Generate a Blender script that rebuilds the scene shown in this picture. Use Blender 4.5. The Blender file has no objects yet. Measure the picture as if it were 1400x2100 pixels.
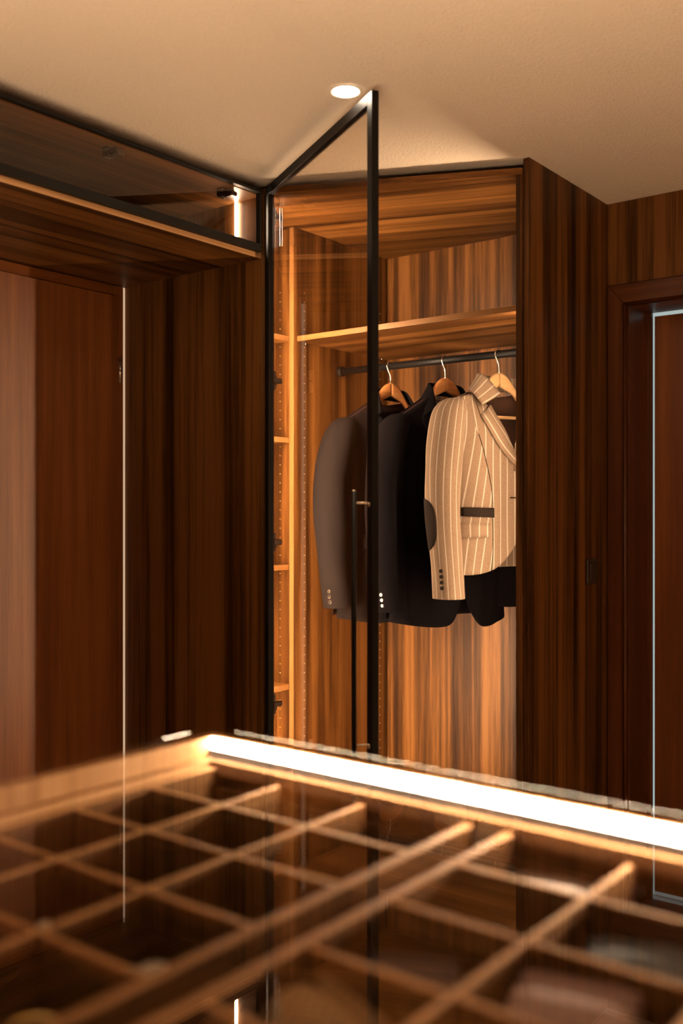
import bpy, bmesh, math, random
from mathutils import Vector, Matrix

random.seed(7)
scene = bpy.context.scene
C = scene.collection
PI = math.pi
R = math.radians

# ------------------------------------------------------------------ camera
CZ = 1.36                       # camera height; heights below are given relative to it with Z()
def Z(h): return CZ + h
cam_data = bpy.data.cameras.new('camera')
cam_data.sensor_fit = 'HORIZONTAL'
cam_data.sensor_width = 24.0
cam_data.lens = 35.0
cam_data.clip_start = 0.02
cam_data.dof.use_dof = True
cam_data.dof.focus_distance = 3.1
cam_data.dof.aperture_fstop = 2.0
cam = bpy.data.objects.new('camera', cam_data)
C.objects.link(cam)
cam.location = (0, 0, CZ)
cam.rotation_euler = (R(90), 0, R(37.82))
scene.camera = cam

# ------------------------------------------------------------------ world, exposure
world = bpy.data.worlds.new('daylight')
scene.world = world
world.use_nodes = True
bg = world.node_tree.nodes['Background']
bg.inputs['Color'].default_value = (0.80, 0.95, 0.90, 1)
bg.inputs['Strength'].default_value = 0.5
vs = scene.view_settings
scene.display_settings.display_device = 'sRGB'
vs.view_transform = 'Standard'
vs.look = 'None'
vs.gamma = 1.0
vs.use_curve_mapping = False
vs.exposure = 0.0
scene.cycles.use_denoising = True
scene.cycles.max_bounces = 10
scene.cycles.transparent_max_bounces = 24
scene.cycles.sample_clamp_indirect = 4.0
scene.cycles.caustics_reflective = False
scene.cycles.caustics_refractive = False

WARM = (1.0, 0.70, 0.44)
LED_WARDROBE = 215
LED_WARDROBE_LEFT = 940
LED_BRIDGE = 110
LED_ISLAND = 150
DOWN_DISC = 110
DOWN_SPOT = 45
ADDED_UPLIGHT = 920
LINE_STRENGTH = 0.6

# ------------------------------------------------------------------ materials
def new_mat(name):
    m = bpy.data.materials.new(name)
    m.use_nodes = True
    nt = m.node_tree
    b = nt.nodes['Principled BSDF']
    return m, nt, b

def mth(nt, op, a, b=None, c=None):
    n = nt.nodes.new('ShaderNodeMath'); n.operation = op
    for i, v in enumerate((a, b, c)):
        if v is None: continue
        if isinstance(v, (int, float)): n.inputs[i].default_value = v
        else: nt.links.new(v, n.inputs[i])
    return n.outputs[0]

def ramp(nt, fac, stops):
    n = nt.nodes.new('ShaderNodeValToRGB')
    cr = n.color_ramp
    while len(cr.elements) < len(stops): cr.elements.new(0.5)
    for e, (p, col) in zip(cr.elements, stops):
        e.position = p; e.color = (*col, 1)
    nt.links.new(fac, n.inputs[0])
    return n.outputs[0]

def noise(nt, vec, scale, detail=3, rough=0.55):
    n = nt.nodes.new('ShaderNodeTexNoise')
    n.inputs['Scale'].default_value = scale
    n.inputs['Detail'].default_value = detail
    n.inputs['Roughness'].default_value = rough
    nt.links.new(vec, n.inputs['Vector'])
    return n.outputs[0]

def wood(name, stops, axis='z', rough=0.46, broad=13.0, mid=55.0, fine=420.0, along=0.02, rotz=0.0,
         weights=(0.5, 0.36, 0.14), bump=0.12, coat=0.0, spec=0.15):
    m, nt, b = new_mat(name)
    tc = nt.nodes.new('ShaderNodeTexCoord')
    oi = nt.nodes.new('ShaderNodeObjectInfo')
    add = nt.nodes.new('ShaderNodeVectorMath'); add.operation = 'ADD'
    off = nt.nodes.new('ShaderNodeCombineXYZ')
    for k, mul in enumerate((7.3, 5.1, 9.7)):
        nt.links.new(mth(nt, 'MULTIPLY', oi.outputs['Random'], mul), off.inputs[k])
    rot = nt.nodes.new('ShaderNodeMapping')
    rot.inputs['Rotation'].default_value = (0, 0, rotz)
    nt.links.new(tc.outputs['Object'], rot.inputs['Vector'])
    nt.links.new(rot.outputs[0], add.inputs[0]); nt.links.new(off.outputs[0], add.inputs[1])
    mp = nt.nodes.new('ShaderNodeMapping')
    s = [1, 1, 1]; s['xyz'.index(axis)] = along
    mp.inputs['Scale'].default_value = s
    nt.links.new(add.outputs[0], mp.inputs['Vector'])
    v = mp.outputs[0]
    n1 = noise(nt, v, broad, 2, 0.5)
    n2 = noise(nt, v, mid, 3, 0.6)
    n3 = noise(nt, v, fine, 2, 0.5)
    f = mth(nt, 'MULTIPLY', n1, weights[0])
    f = mth(nt, 'MULTIPLY_ADD', n2, weights[1], f)
    f = mth(nt, 'MULTIPLY_ADD', n3, weights[2], f)
    nt.links.new(ramp(nt, f, stops), b.inputs['Base Color'])
    b.inputs['Roughness'].default_value = rough
    b.inputs['Specular IOR Level'].default_value = spec
    b.inputs['Coat Weight'].default_value = coat
    b.inputs['Coat Roughness'].default_value = 0.12
    if bump:
        bp = nt.nodes.new('ShaderNodeBump')
        bp.inputs['Strength'].default_value = bump
        bp.inputs['Distance'].default_value = 0.001
        nt.links.new(n3, bp.inputs['Height'])
        nt.links.new(bp.outputs[0], b.inputs['Normal'])
    return m

VENEER = [(0.385, (0.017, 0.0058, 0.0012)), (0.45, (0.047, 0.0172, 0.0036)), (0.515, (0.102, 0.0395, 0.0085)), (0.585, (0.170, 0.069, 0.0170))]
MAHOG = [(0.36, (0.105, 0.030, 0.0055)), (0.50, (0.190, 0.058, 0.012)), (0.64, (0.290, 0.100, 0.026))]
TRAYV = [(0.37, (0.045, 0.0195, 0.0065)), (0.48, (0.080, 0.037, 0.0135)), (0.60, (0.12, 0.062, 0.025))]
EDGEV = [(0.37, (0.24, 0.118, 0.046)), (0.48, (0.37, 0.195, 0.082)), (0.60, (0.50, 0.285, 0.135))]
SHADED_MAHOG = [(0.36, (0.042, 0.0110, 0.0022)), (0.50, (0.080, 0.0220, 0.0045)), (0.64, (0.130, 0.042, 0.010))]  # door veneer darkened to put shade into the back doorway's frame
LIGHTV = [(0.37, (0.085, 0.034, 0.0090)), (0.48, (0.135, 0.058, 0.0170)), (0.60, (0.195, 0.092, 0.031))]

M = {}
M['veneer'] = wood('striped_veneer_upright', VENEER, 'z')
M['veneer_x'] = wood('striped_veneer_lengthwise', VENEER, 'x')
M['veneer_y'] = wood('striped_veneer_crosswise', VENEER, 'y')
M['veneer_diag'] = wood('striped_veneer_slanted', VENEER, 'x', rotz=R(-20))
M['shelf_edge_x'] = wood('shelf_edge_veneer', LIGHTV, 'x')
M['shelf_edge_y'] = wood('shelf_edge_veneer_cross', LIGHTV, 'y')
M['veneer_light'] = wood('pale_striped_veneer', LIGHTV, 'z')
M['edge_y'] = wood('veneer_edge_banding', EDGEV, 'y')
M['edge_x'] = wood('veneer_edge_banding_long', EDGEV, 'x')
M['mahogany'] = wood('red_brown_door_veneer', MAHOG, 'z', rough=0.42, spec=0.6, broad=9, mid=34, fine=300, along=0.03, bump=0.35)
M['mahogany_x'] = wood('red_brown_door_veneer_long', MAHOG, 'x', rough=0.34, broad=9, mid=34, fine=300, along=0.03)
M['mahogany_y'] = wood('red_brown_door_veneer_cross', MAHOG, 'y', rough=0.34, broad=9, mid=34, fine=300, along=0.03)
M['tray'] = wood('tray_walnut', TRAYV, 'y', broad=20, mid=70, spec=0.06, rough=0.6)
M['tray_x'] = wood('tray_walnut_cross', TRAYV, 'x', broad=20, mid=70, spec=0.06, rough=0.6)
M['tray_edge'] = wood('tray_pale_top', EDGEV, 'y', broad=20, mid=70, spec=0.06, rough=0.6)  # paler tone for the top faces of tray sides and dividers
M['tray_edge_x'] = wood('tray_pale_top_cross', EDGEV, 'x', broad=20, mid=70, spec=0.06, rough=0.6)
M['island_wall'] = wood('island_lining_veneer', EDGEV, 'z', spec=0.08, rough=0.55)
M['frame'] = wood('shaded_door_veneer', SHADED_MAHOG, 'z', broad=9, mid=34, fine=300, spec=0.4, rough=0.4)
M['frame_x'] = wood('shaded_door_veneer_long', SHADED_MAHOG, 'x', broad=9, mid=34, fine=300, spec=0.4, rough=0.4)

def plain(name, col, rough=0.5, metal=0.0, spec=0.5, nscale=0, namt=0.12, bump=0.0, sheen=0.0):
    m, nt, b = new_mat(name)
    b.inputs['Roughness'].default_value = rough
    b.inputs['Metallic'].default_value = metal
    b.inputs['Specular IOR Level'].default_value = spec
    if sheen:
        b.inputs['Sheen Weight'].default_value = sheen
    tc = nt.nodes.new('ShaderNodeTexCoord')
    n = noise(nt, tc.outputs['Object'], nscale or 60, 3, 0.6)
    lo = tuple(c * (1 - namt) for c in col); hi = tuple(min(1, c * (1 + namt)) for c in col)
    nt.links.new(ramp(nt, n, [(0.3, lo), (0.7, hi)]), b.inputs['Base Color'])
    if bump:
        bp = nt.nodes.new('ShaderNodeBump')
        bp.inputs['Strength'].default_value = bump
        bp.inputs['Distance'].default_value = 0.004
        nt.links.new(n, bp.inputs['Height'])
        nt.links.new(bp.outputs[0], b.inputs['Normal'])
    return m

M['ceiling'] = plain('rough_cream_plaster', (0.78, 0.66, 0.53), 0.9, nscale=140, namt=0.03, bump=1.0)
M['wall'] = plain('cream_wall_paint', (0.62, 0.50, 0.38), 0.9, nscale=90, namt=0.03, bump=0.2)
M['floor'] = plain('pale_carpet', (0.42, 0.32, 0.23), 0.95, nscale=300, namt=0.12, bump=0.4)
M['black_metal'] = plain('black_anodised_aluminium', (0.0050, 0.0040, 0.0035), 0.45, metal=0.0, spec=0.13, namt=0.05)
M['black_gap'] = plain('black_seal', (0.006, 0.005, 0.005), 0.7, namt=0.05)
M['grey_metal'] = plain('dark_grey_aluminium', (0.0085, 0.0070, 0.0058), 0.5, spec=0.14, metal=0.0, namt=0.05)
M['nickel'] = plain('burnished_nickel', (0.10, 0.075, 0.058), 0.30, metal=0.9, namt=0.08)
M['steel'] = plain('bright_steel_wire', (0.75, 0.68, 0.6), 0.22, metal=1.0, namt=0.04)
M['champagne'] = plain('champagne_metal', (0.62, 0.5, 0.38), 0.3, metal=0.9, namt=0.05)
M['bronze_plastic'] = plain('dark_bronze_plastic', (0.035, 0.022, 0.016), 0.35, namt=0.08)
M['white_trim'] = plain('white_lamp_ring', (0.78, 0.68, 0.55), 0.5, namt=0.03)
M['pin'] = plain('shelf_pin_sleeve', (0.75, 0.6, 0.45), 0.35, metal=0.6, namt=0.05)
M['hanger_dark'] = wood('cherry_hanger_wood', [(0.38, (0.21, 0.076, 0.020)), (0.62, (0.33, 0.132, 0.040))], 'x', rough=0.3, broad=25, mid=90)
M['hanger_dark2'] = wood('cherry_hanger_wood_lighter', [(0.38, (0.25, 0.096, 0.028)), (0.62, (0.37, 0.160, 0.054))], 'x', rough=0.3, broad=25, mid=90)
M['hanger_pale'] = wood('beech_hanger_wood', [(0.38, (0.36, 0.205, 0.088)), (0.62, (0.44, 0.27, 0.130))], 'x', rough=0.35, broad=25, mid=90)
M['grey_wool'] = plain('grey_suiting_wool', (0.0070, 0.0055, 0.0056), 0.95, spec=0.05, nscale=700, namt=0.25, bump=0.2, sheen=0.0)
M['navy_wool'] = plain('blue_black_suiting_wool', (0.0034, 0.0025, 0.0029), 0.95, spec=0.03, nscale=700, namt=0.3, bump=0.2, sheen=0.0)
M['lining'] = plain('brown_satin_lining', (0.030, 0.0135, 0.0078), 0.3, spec=0.6, nscale=14, namt=0.35, bump=0.5)
M['dark_lining'] = plain('dark_red_satin_lining', (0.030, 0.012, 0.012), 0.35, spec=0.5, nscale=14, namt=0.3, bump=0.4)
M['suede'] = plain('dark_brown_suede', (0.010, 0.0062, 0.0042), 0.95, spec=0.1, nscale=500, namt=0.3, bump=0.2)
M['horn'] = plain('dark_horn_button', (0.012, 0.007, 0.005), 0.25, nscale=120, namt=0.4)
M['button_rim'] = plain('pale_horn_button', (0.055, 0.040, 0.030), 0.35, spec=0.6, nscale=120, namt=0.25)
M['gold'] = plain('yellow_gold', (0.75, 0.5, 0.18), 0.25, metal=1.0, namt=0.05)
M['pearl'] = plain('pearl_white', (0.72, 0.62, 0.52), 0.3, namt=0.06)
M['velvet'] = plain('brown_velvet', (0.05, 0.030, 0.02), 0.95, spec=0.1, nscale=400, namt=0.2, sheen=0.3)
M['silk_mauve'] = plain('mauve_silk', (0.42, 0.28, 0.26), 0.6, nscale=300, namt=0.1)
M['silk_blue'] = plain('slate_blue_silk', (0.09, 0.115, 0.14), 0.6, nscale=300, namt=0.15)
M['silk_grey'] = plain('grey_silk', (0.26, 0.20, 0.17), 0.6, nscale=300, namt=0.15)
M['silk_plum'] = plain('plum_black_silk', (0.045, 0.028, 0.032), 0.6, nscale=300, namt=0.2)

def emit(name, col, s):
    m = bpy.data.materials.new(name); m.use_nodes = True
    nt = m.node_tree; nt.nodes.clear()
    o = nt.nodes.new('ShaderNodeOutputMaterial'); e = nt.nodes.new('ShaderNodeEmission')
    e.inputs[0].default_value = (*col, 1); e.inputs[1].default_value = s
    nt.links.new(e.outputs[0], o.inputs[0])
    return m
M['led_wardrobe'] = emit('warm_led_wardrobe', WARM, LED_WARDROBE)
M['led_wardrobe_left'] = emit('warm_led_wardrobe_left', WARM, LED_WARDROBE_LEFT)
M['led_bridge'] = emit('warm_led_bridge', (1.0, 0.74, 0.52), LED_BRIDGE)
M['led_island'] = emit('warm_led_island', (1.0, 0.74, 0.50), LED_ISLAND)
M['added_uplight'] = emit('added_warm_uplight', (1.0, 0.72, 0.47), ADDED_UPLIGHT)
M['lamp_disc'] = emit('downlight_disc', (1.0, 0.80, 0.58), DOWN_DISC)
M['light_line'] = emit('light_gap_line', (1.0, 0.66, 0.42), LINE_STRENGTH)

def glass(name, tint=(1, 1, 1), boost=1.0, rough=0.0):
    m = bpy.data.materials.new(name); m.use_nodes = True
    nt = m.node_tree; nt.nodes.clear()
    o = nt.nodes.new('ShaderNodeOutputMaterial')
    t = nt.nodes.new('ShaderNodeBsdfTransparent'); t.inputs[0].default_value = (*tint, 1)
    g = nt.nodes.new('ShaderNodeBsdfGlossy'); g.inputs['Roughness'].default_value = rough
    g.inputs['Color'].default_value = (1, 1, 1, 1)
    fr = nt.nodes.new('ShaderNodeFresnel')
    geo = nt.nodes.new('ShaderNodeNewGeometry')
    ior = mth(nt, 'MULTIPLY_ADD', geo.outputs['Backfacing'], 1 / 1.52 - 1.52, 1.52)
    nt.links.new(ior, fr.inputs['IOR'])
    mx = nt.nodes.new('ShaderNodeMixShader')
    fac = mth(nt, 'MULTIPLY', fr.outputs[0], boost)
    nt.links.new(fac, mx.inputs[0]); nt.links.new(t.outputs[0], mx.inputs[1]); nt.links.new(g.outputs[0], mx.inputs[2])
    nt.links.new(mx.outputs[0], o.inputs[0])
    return m
M['glass_door'] = glass('bronze_tinted_glass', (0.965, 0.93, 0.89))
M['glass_top'] = glass('clear_counter_glass', (0.985, 0.975, 0.96))

def striped_wool():
    m, nt, b = new_mat('beige_wool_cream_pinstripe')
    uv = nt.nodes.new('ShaderNodeUVMap')
    sep = nt.nodes.new('ShaderNodeSeparateXYZ')
    nt.links.new(uv.outputs[0], sep.inputs[0])
    fr = mth(nt, 'FRACT', mth(nt, 'DIVIDE', sep.outputs[0], 0.0255))
    d = mth(nt, 'ABSOLUTE', mth(nt, 'SUBTRACT', fr, 0.5))
    line = mth(nt, 'LESS_THAN', d, 0.078)
    tc = nt.nodes.new('ShaderNodeTexCoord')
    n = noise(nt, tc.outputs['Object'], 420, 3, 0.6)
    base = ramp(nt, n, [(0.3, (0.094, 0.059, 0.037)), (0.7, (0.142, 0.095, 0.063))])
    mx = nt.nodes.new('ShaderNodeMix'); mx.data_type = 'RGBA'
    nt.links.new(line, mx.inputs[0]); nt.links.new(base, mx.inputs[6])
    mx.inputs[7].default_value = (0.215, 0.172, 0.134, 1)
    nt.links.new(mx.outputs[2], b.inputs['Base Color'])
    b.inputs['Roughness'].default_value = 0.95
    b.inputs['Specular IOR Level'].default_value = 0.1
    b.inputs['Sheen Weight'].default_value = 0.0
    bp = nt.nodes.new('ShaderNodeBump'); bp.inputs['Strength'].default_value = 0.25; bp.inputs['Distance'].default_value = 0.001
    nt.links.new(n, bp.inputs['Height']); nt.links.new(bp.outputs[0], b.inputs['Normal'])
    return m
M['stripe_wool'] = striped_wool()

def checked_silk():
    m, nt, b = new_mat('tan_checked_silk')
    tc = nt.nodes.new('ShaderNodeTexCoord')
    ch = nt.nodes.new('ShaderNodeTexChecker'); ch.inputs['Scale'].default_value = 160
    ch.inputs[1].default_value = (0.34, 0.22, 0.10, 1); ch.inputs[2].default_value = (0.20, 0.13, 0.065, 1)
    nt.links.new(tc.outputs['Object'], ch.inputs['Vector'])
    nt.links.new(ch.outputs[0], b.inputs['Base Color']); b.inputs['Roughness'].default_value = 0.65
    return m
M['silk_check'] = checked_silk()

# ------------------------------------------------------------------ builders
def link(name, bm, mat, parent=None, smooth=False):
    me = bpy.data.meshes.new(name)
    bmesh.ops.recalc_face_normals(bm, faces=bm.faces)
    bm.to_mesh(me); bm.free()
    if smooth:
        for p in me.polygons: p.use_smooth = True
    for mt in (mat if isinstance(mat, (list, tuple)) else [mat]): me.materials.append(mt)
    o = bpy.data.objects.new(name, me)
    C.objects.link(o)
    if parent is not None: attach(o, parent)
    return o

def world_off(p):
    v = Vector((0, 0, 0))
    while p is not None:
        v += p.location; p = p.parent
    return v

def attach(o, parent, local=False):
    o.parent = parent
    if not local: o.location = o.location - world_off(parent)

def tag(o, label, cat=None, group=None, kind=None):
    if label: o['label'] = label
    if cat: o['category'] = cat
    if group: o['group'] = group
    if kind: o['kind'] = kind
    return o

def thing(name, loc, label, cat, group=None, kind=None, rz=0.0):
    o = bpy.data.objects.new(name, None)
    o.empty_display_size = 0.1
    C.objects.link(o); o.location = loc; o.rotation_euler = (0, 0, rz)
    return tag(o, label, cat, group, kind)

def bm_box(bm, x0, x1, y0, y1, z0, z1, bevel=0.0, mat=0):
    r = bmesh.ops.create_cube(bm, size=1.0)
    vs_ = r['verts']
    for v in vs_:
        v.co.x = x0 if v.co.x < 0 else x1
        v.co.y = y0 if v.co.y < 0 else y1
        v.co.z = z0 if v.co.z < 0 else z1
    if mat:
        for f in {f for v in vs_ for f in v.link_faces}: f.material_index = mat
    if bevel:
        es = list({e for v in vs_ for e in v.link_edges})
        bmesh.ops.bevel(bm, geom=es, offset=bevel, segments=1, affect='EDGES')
    return vs_

def box(name, x0, x1, y0, y1, z0, z1, mat, parent=None, bevel=0.0008):
    bm = bmesh.new(); bm_box(bm, x0, x1, y0, y1, z0, z1, bevel)
    return link(name, bm, mat, parent)

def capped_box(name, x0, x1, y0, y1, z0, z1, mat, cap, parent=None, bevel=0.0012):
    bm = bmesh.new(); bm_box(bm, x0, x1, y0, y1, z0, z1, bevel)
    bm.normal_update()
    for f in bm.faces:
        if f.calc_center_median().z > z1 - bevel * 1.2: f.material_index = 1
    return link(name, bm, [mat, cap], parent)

def prism(name, poly, h0, h1, mat, parent=None, plane='xy', bevel=0.0):
    bm = bmesh.new()
    def P(a, b, h):
        return (a, b, h) if plane == 'xy' else ((a, h, b) if plane == 'xz' else (h, a, b))
    lo = [bm.verts.new(P(a, b, h0)) for a, b in poly]
    hi = [bm.verts.new(P(a, b, h1)) for a, b in poly]
    bm.faces.new(lo); bm.faces.new(hi)
    n = len(poly)
    for i in range(n): bm.faces.new((lo[i], lo[(i + 1) % n], hi[(i + 1) % n], hi[i]))
    if bevel: bmesh.ops.bevel(bm, geom=list(bm.edges), offset=bevel, segments=1, affect='EDGES')
    return link(name, bm, mat, parent)

def bm_cyl(bm, p0, p1, r0, r1=None, n=20, caps=True):
    p0, p1 = Vector(p0), Vector(p1); r1 = r0 if r1 is None else r1
    d = (p1 - p0).normalized()
    a = d.orthogonal().normalized(); b = d.cross(a)
    A = [bm.verts.new(p0 + r0 * (a * math.cos(t) + b * math.sin(t))) for t in (2 * PI * i / n for i in range(n))]
    B = [bm.verts.new(p1 + r1 * (a * math.cos(t) + b * math.sin(t))) for t in (2 * PI * i / n for i in range(n))]
    for i in range(n): bm.faces.new((A[i], A[(i + 1) % n], B[(i + 1) % n], B[i]))
    if caps: bm.faces.new(A); bm.faces.new(B)

def cyl(name, p0, p1, r, mat, parent=None, n=24, r1=None):
    bm = bmesh.new(); bm_cyl(bm, p0, p1, r, r1, n)
    o = link(name, bm, mat, parent)
    for p in o.data.polygons:
        if len(p.vertices) == 4: p.use_smooth = True
    return o

def bm_tube(bm, pts, r, n=10):
    pts = [Vector(p) for p in pts]
    rings = []
    prev = None
    for i, p in enumerate(pts):
        d = (pts[min(i + 1, len(pts) - 1)] - pts[max(i - 1, 0)]).normalized()
        a = d.orthogonal().normalized() if prev is None else (prev - d * prev.dot(d)).normalized()
        prev = a
        b = d.cross(a)
        rings.append([bm.verts.new(p + r * (a * math.cos(2 * PI * k / n) + b * math.sin(2 * PI * k / n))) for k in range(n)])
    for A, B in zip(rings, rings[1:]):
        for k in range(n): bm.faces.new((A[k], A[(k + 1) % n], B[(k + 1) % n], B[k]))
    bm.faces.new(rings[0]); bm.faces.new(rings[-1])

def copy_tree(o, parent=None):
    c = o.copy(); C.objects.link(c); c.parent = parent
    for ch in list(o.children): copy_tree(ch, c)
    return c

# ------------------------------------------------------------------ room shell
CEIL = Z(1.045)
XL, YB, XR, YN = -2.775, 3.24, 1.75, -1.70          # inner wall faces
def st(o, label, cat): return tag(o, label, cat, kind='structure')
st(box('floor', XL - 0.2, XR + 0.2, YN - 0.2, YB + 0.19, -0.1, 0.0, M['floor'], bevel=0), 'pale carpeted floor of the dressing room', 'floor')
st(box('ceiling', XL - 0.2, XR + 0.2, YN - 0.2, YB + 0.17, CEIL, CEIL + 0.12, M['ceiling'], bevel=0), 'rough cream plaster ceiling with recessed spotlights', 'ceiling')
st(box('wall_left', XL - 0.15, XL, YN - 0.2, YB + 0.17, 0, CEIL, M['wall'], bevel=0), 'cream wall behind the doorway on the left', 'wall')
st(box('wall_right', XR, XR + 0.15, YN - 0.2, YB + 0.17, 0, CEIL, M['wall'], bevel=0), 'plain cream wall on the right side of the room', 'wall')
st(box('wall_near', XL, XR, YN - 0.15, YN, 0, CEIL, M['wall'], bevel=0), 'plain cream wall behind the viewer', 'wall')
# back wall with a door opening
DX0, DX1, DT = -1.29, -0.41, Z(0.694)                 # clear opening of the back doorway
bm = bmesh.new()
bm_box(bm, XL, DX0 - 0.02, YB, YB + 0.17, 0, CEIL)
bm_box(bm, DX1 + 0.02, XR, YB, YB + 0.17, 0, CEIL)
bm_box(bm, DX0 - 0.02, DX1 + 0.02, YB, YB + 0.17, DT + 0.02, CEIL)
st(link('wall_back', bm, M['wall']), 'back wall with the recessed doorway on the right', 'wall')

# ------------------------------------------------------------------ back doorway (door_2) and panelling above it
WPX0 = -1.3595
tr = st(box('trim_1', WPX0, XR - 0.001, YB - 0.015, YB - 0.0005, Z(0.768), CEIL - 0.001, M['veneer'], bevel=0.0005),
        'dark striped veneer panel above the doorway on the right', 'wall panel')
st(box('trim_2', DX1 + 0.085, XR - 0.001, YB - 0.015, YB - 0.0005, 0.001, Z(0.767), M['veneer'], bevel=0.0005),
   'dark striped veneer panel right of the doorway', 'wall panel')
d2 = thing('door_2', ((DX0 + DX1) / 2, YB, 0.0), 'red-brown door in a moulded frame with daylight leaking round it', 'door', kind='structure')
cw = 0.0665
ox0, ox1, ot = WPX0, DX1 + 0.075, Z(0.767)
ix0, ix1, it = DX0 - 0.012, DX1 + 0.012, Z(0.7005)
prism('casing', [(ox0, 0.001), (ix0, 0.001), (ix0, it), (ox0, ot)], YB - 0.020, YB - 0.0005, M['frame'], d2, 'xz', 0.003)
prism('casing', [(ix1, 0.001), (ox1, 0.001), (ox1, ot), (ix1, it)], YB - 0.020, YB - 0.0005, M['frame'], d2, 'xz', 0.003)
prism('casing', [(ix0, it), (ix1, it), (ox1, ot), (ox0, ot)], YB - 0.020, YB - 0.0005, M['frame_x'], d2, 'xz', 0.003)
def bead(name, p0, p1, r, mat, parent):
    return cyl(name, p0, p1, r, mat, parent, 14)
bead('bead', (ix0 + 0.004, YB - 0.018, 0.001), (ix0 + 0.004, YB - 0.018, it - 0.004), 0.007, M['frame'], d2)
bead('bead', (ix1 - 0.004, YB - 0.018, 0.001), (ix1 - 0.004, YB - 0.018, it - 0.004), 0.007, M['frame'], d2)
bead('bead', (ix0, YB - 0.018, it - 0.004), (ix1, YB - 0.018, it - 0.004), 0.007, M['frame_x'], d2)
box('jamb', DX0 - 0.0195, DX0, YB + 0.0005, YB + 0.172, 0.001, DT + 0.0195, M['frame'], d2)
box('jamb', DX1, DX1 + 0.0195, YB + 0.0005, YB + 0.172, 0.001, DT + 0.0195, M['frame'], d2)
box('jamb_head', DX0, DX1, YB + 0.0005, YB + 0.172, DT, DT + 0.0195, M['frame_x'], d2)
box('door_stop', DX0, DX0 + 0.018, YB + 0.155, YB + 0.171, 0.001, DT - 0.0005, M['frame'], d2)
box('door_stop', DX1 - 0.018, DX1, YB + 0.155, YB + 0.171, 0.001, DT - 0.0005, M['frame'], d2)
leaf2 = box('leaf', DX0 + 0.0225, DX1 - 0.016, YB + 0.1735, YB + 0.213, 0.006, DT - 0.012, M['mahogany'], d2)
box('threshold', DX0, DX1, YB + 0.10, YB + 0.19, 0.0005, 0.0055, M['grey_metal'], d2)

# ------------------------------------------------------------------ left doorway (door_1)
d1 = thing('door_1', (-2.77, 1.82, 0.0), 'dark red-brown flush door deep inside the left-hand opening', 'door', kind='structure')
XD = -2.774
box('casing', XD, XD + 0.020, 2.262, 2.2965, 0.001, Z(0.7905), M['mahogany'], d1, 0.0015)
box('casing', XD, XD + 0.020, 1.284, 1.350, 0.001, Z(0.7905), M['mahogany'], d1, 0.0015)
box('casing_head', XD, XD + 0.020, 1.350, 2.262, Z(0.742), Z(0.7905), M['mahogany_y'], d1, 0.0015)
box('leaf', XD + 0.0205, XD + 0.034, 1.345, 2.266, 0.008, Z(0.752), M['mahogany'], d1, 0.002)
for hz in (0.493, -0.90):
    hp = cyl('hinge_pin', (XD + 0.034, 2.2705, Z(hz - 0.042)), (XD + 0.034, 2.2705, Z(hz + 0.042)), 0.006, M['champagne'], d1, 14)
    cyl('knuckle_ring', (XD + 0.034, 2.2705, Z(hz - 0.0015)), (XD + 0.034, 2.2705, Z(hz + 0.0015)), 0.0064, M['black_gap'], hp, 14)
tag(box('light_line', XD + 0.001, XD + 0.019, 2.2985, 2.3060, 0.002, Z(0.790), M['light_line'], bevel=0.001),
    'thin vertical line of light in the corner beside the left door', 'light gap')  # glowing strip stands in for light coming through the gap beside the casing

# ------------------------------------------------------------------ bridge cabinet over the left doorway
XF = -2.11
bc = thing('bridge_cabinet', (-2.44, 1.80, 0.0), 'striped veneer cabinet bridging the left doorway with a black-framed glass flap', 'cabinet')
ep = box('end_panel', -2.7745, XF, 2.3075, 2.3250, 0.001, Z(0.998), M['veneer'], bc)
box('end_panel', -2.7745, XF, 1.262, 1.2795, 0.001, Z(0.998), M['veneer'], bc)
box('bottom_board', -2.7740, XF, 1.280, 2.307, Z(0.792), Z(0.811), M['veneer_y'], bc)
box('edge_banding', XF + 0.0002, XF + 0.0018, 1.280, 2.307, Z(0.7922), Z(0.8108), M['edge_y'], bc, 0.0004)  # banding lightened: wardrobe LED light is put into its colour
box('edge_banding', XF + 0.0002, XF + 0.0018, 2.3078, 2.3247, 0.001, Z(0.806), M['veneer_light'], bc, 0.0004)
box('top_board', -2.7740, XF, 1.280, 2.307, Z(0.988), Z(0.998), M['veneer_y'], bc)
box('back_panel', -2.7740, -2.766, 1.280, 2.307, Z(0.811), Z(0.988), M['veneer_y'], bc, 0)
box('light_strip', -2.2175, -2.2075, 2.2990, 2.3072, Z(0.862), Z(0.987), M['led_bridge'], bc, 0.002)
def flap(y0, y1, parent):
    z0, z1, x0, x1, w = Z(0.8075), Z(0.999), XF + 0.002, XF + 0.020, 0.009
    fr = bmesh.new()
    bm_box(fr, x0, x1, y0, y1, z0, z0 + 0.0235, 0.0008)
    bm_box(fr, x0, x1, y0, y1, z1 - w, z1, 0.0008)
    bm_box(fr, x0, x1, y0, y0 + 0.009, z0 + 0.0235, z1 - w, 0.0008)
    bm_box(fr, x0, x1, y1 - 0.009, y1, z0 + 0.0235, z1 - w, 0.0008)
    f = link('glass_flap', fr, M['grey_metal'], parent)
    box('glass_pane', x0 + 0.003, x0 + 0.007, y0 + 0.0065, y1 - 0.0065, z0 + 0.0205, z1 - w + 0.003, M['glass_door'], f, 0)
    return f
flap(1.286, 2.291, bc)
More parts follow.
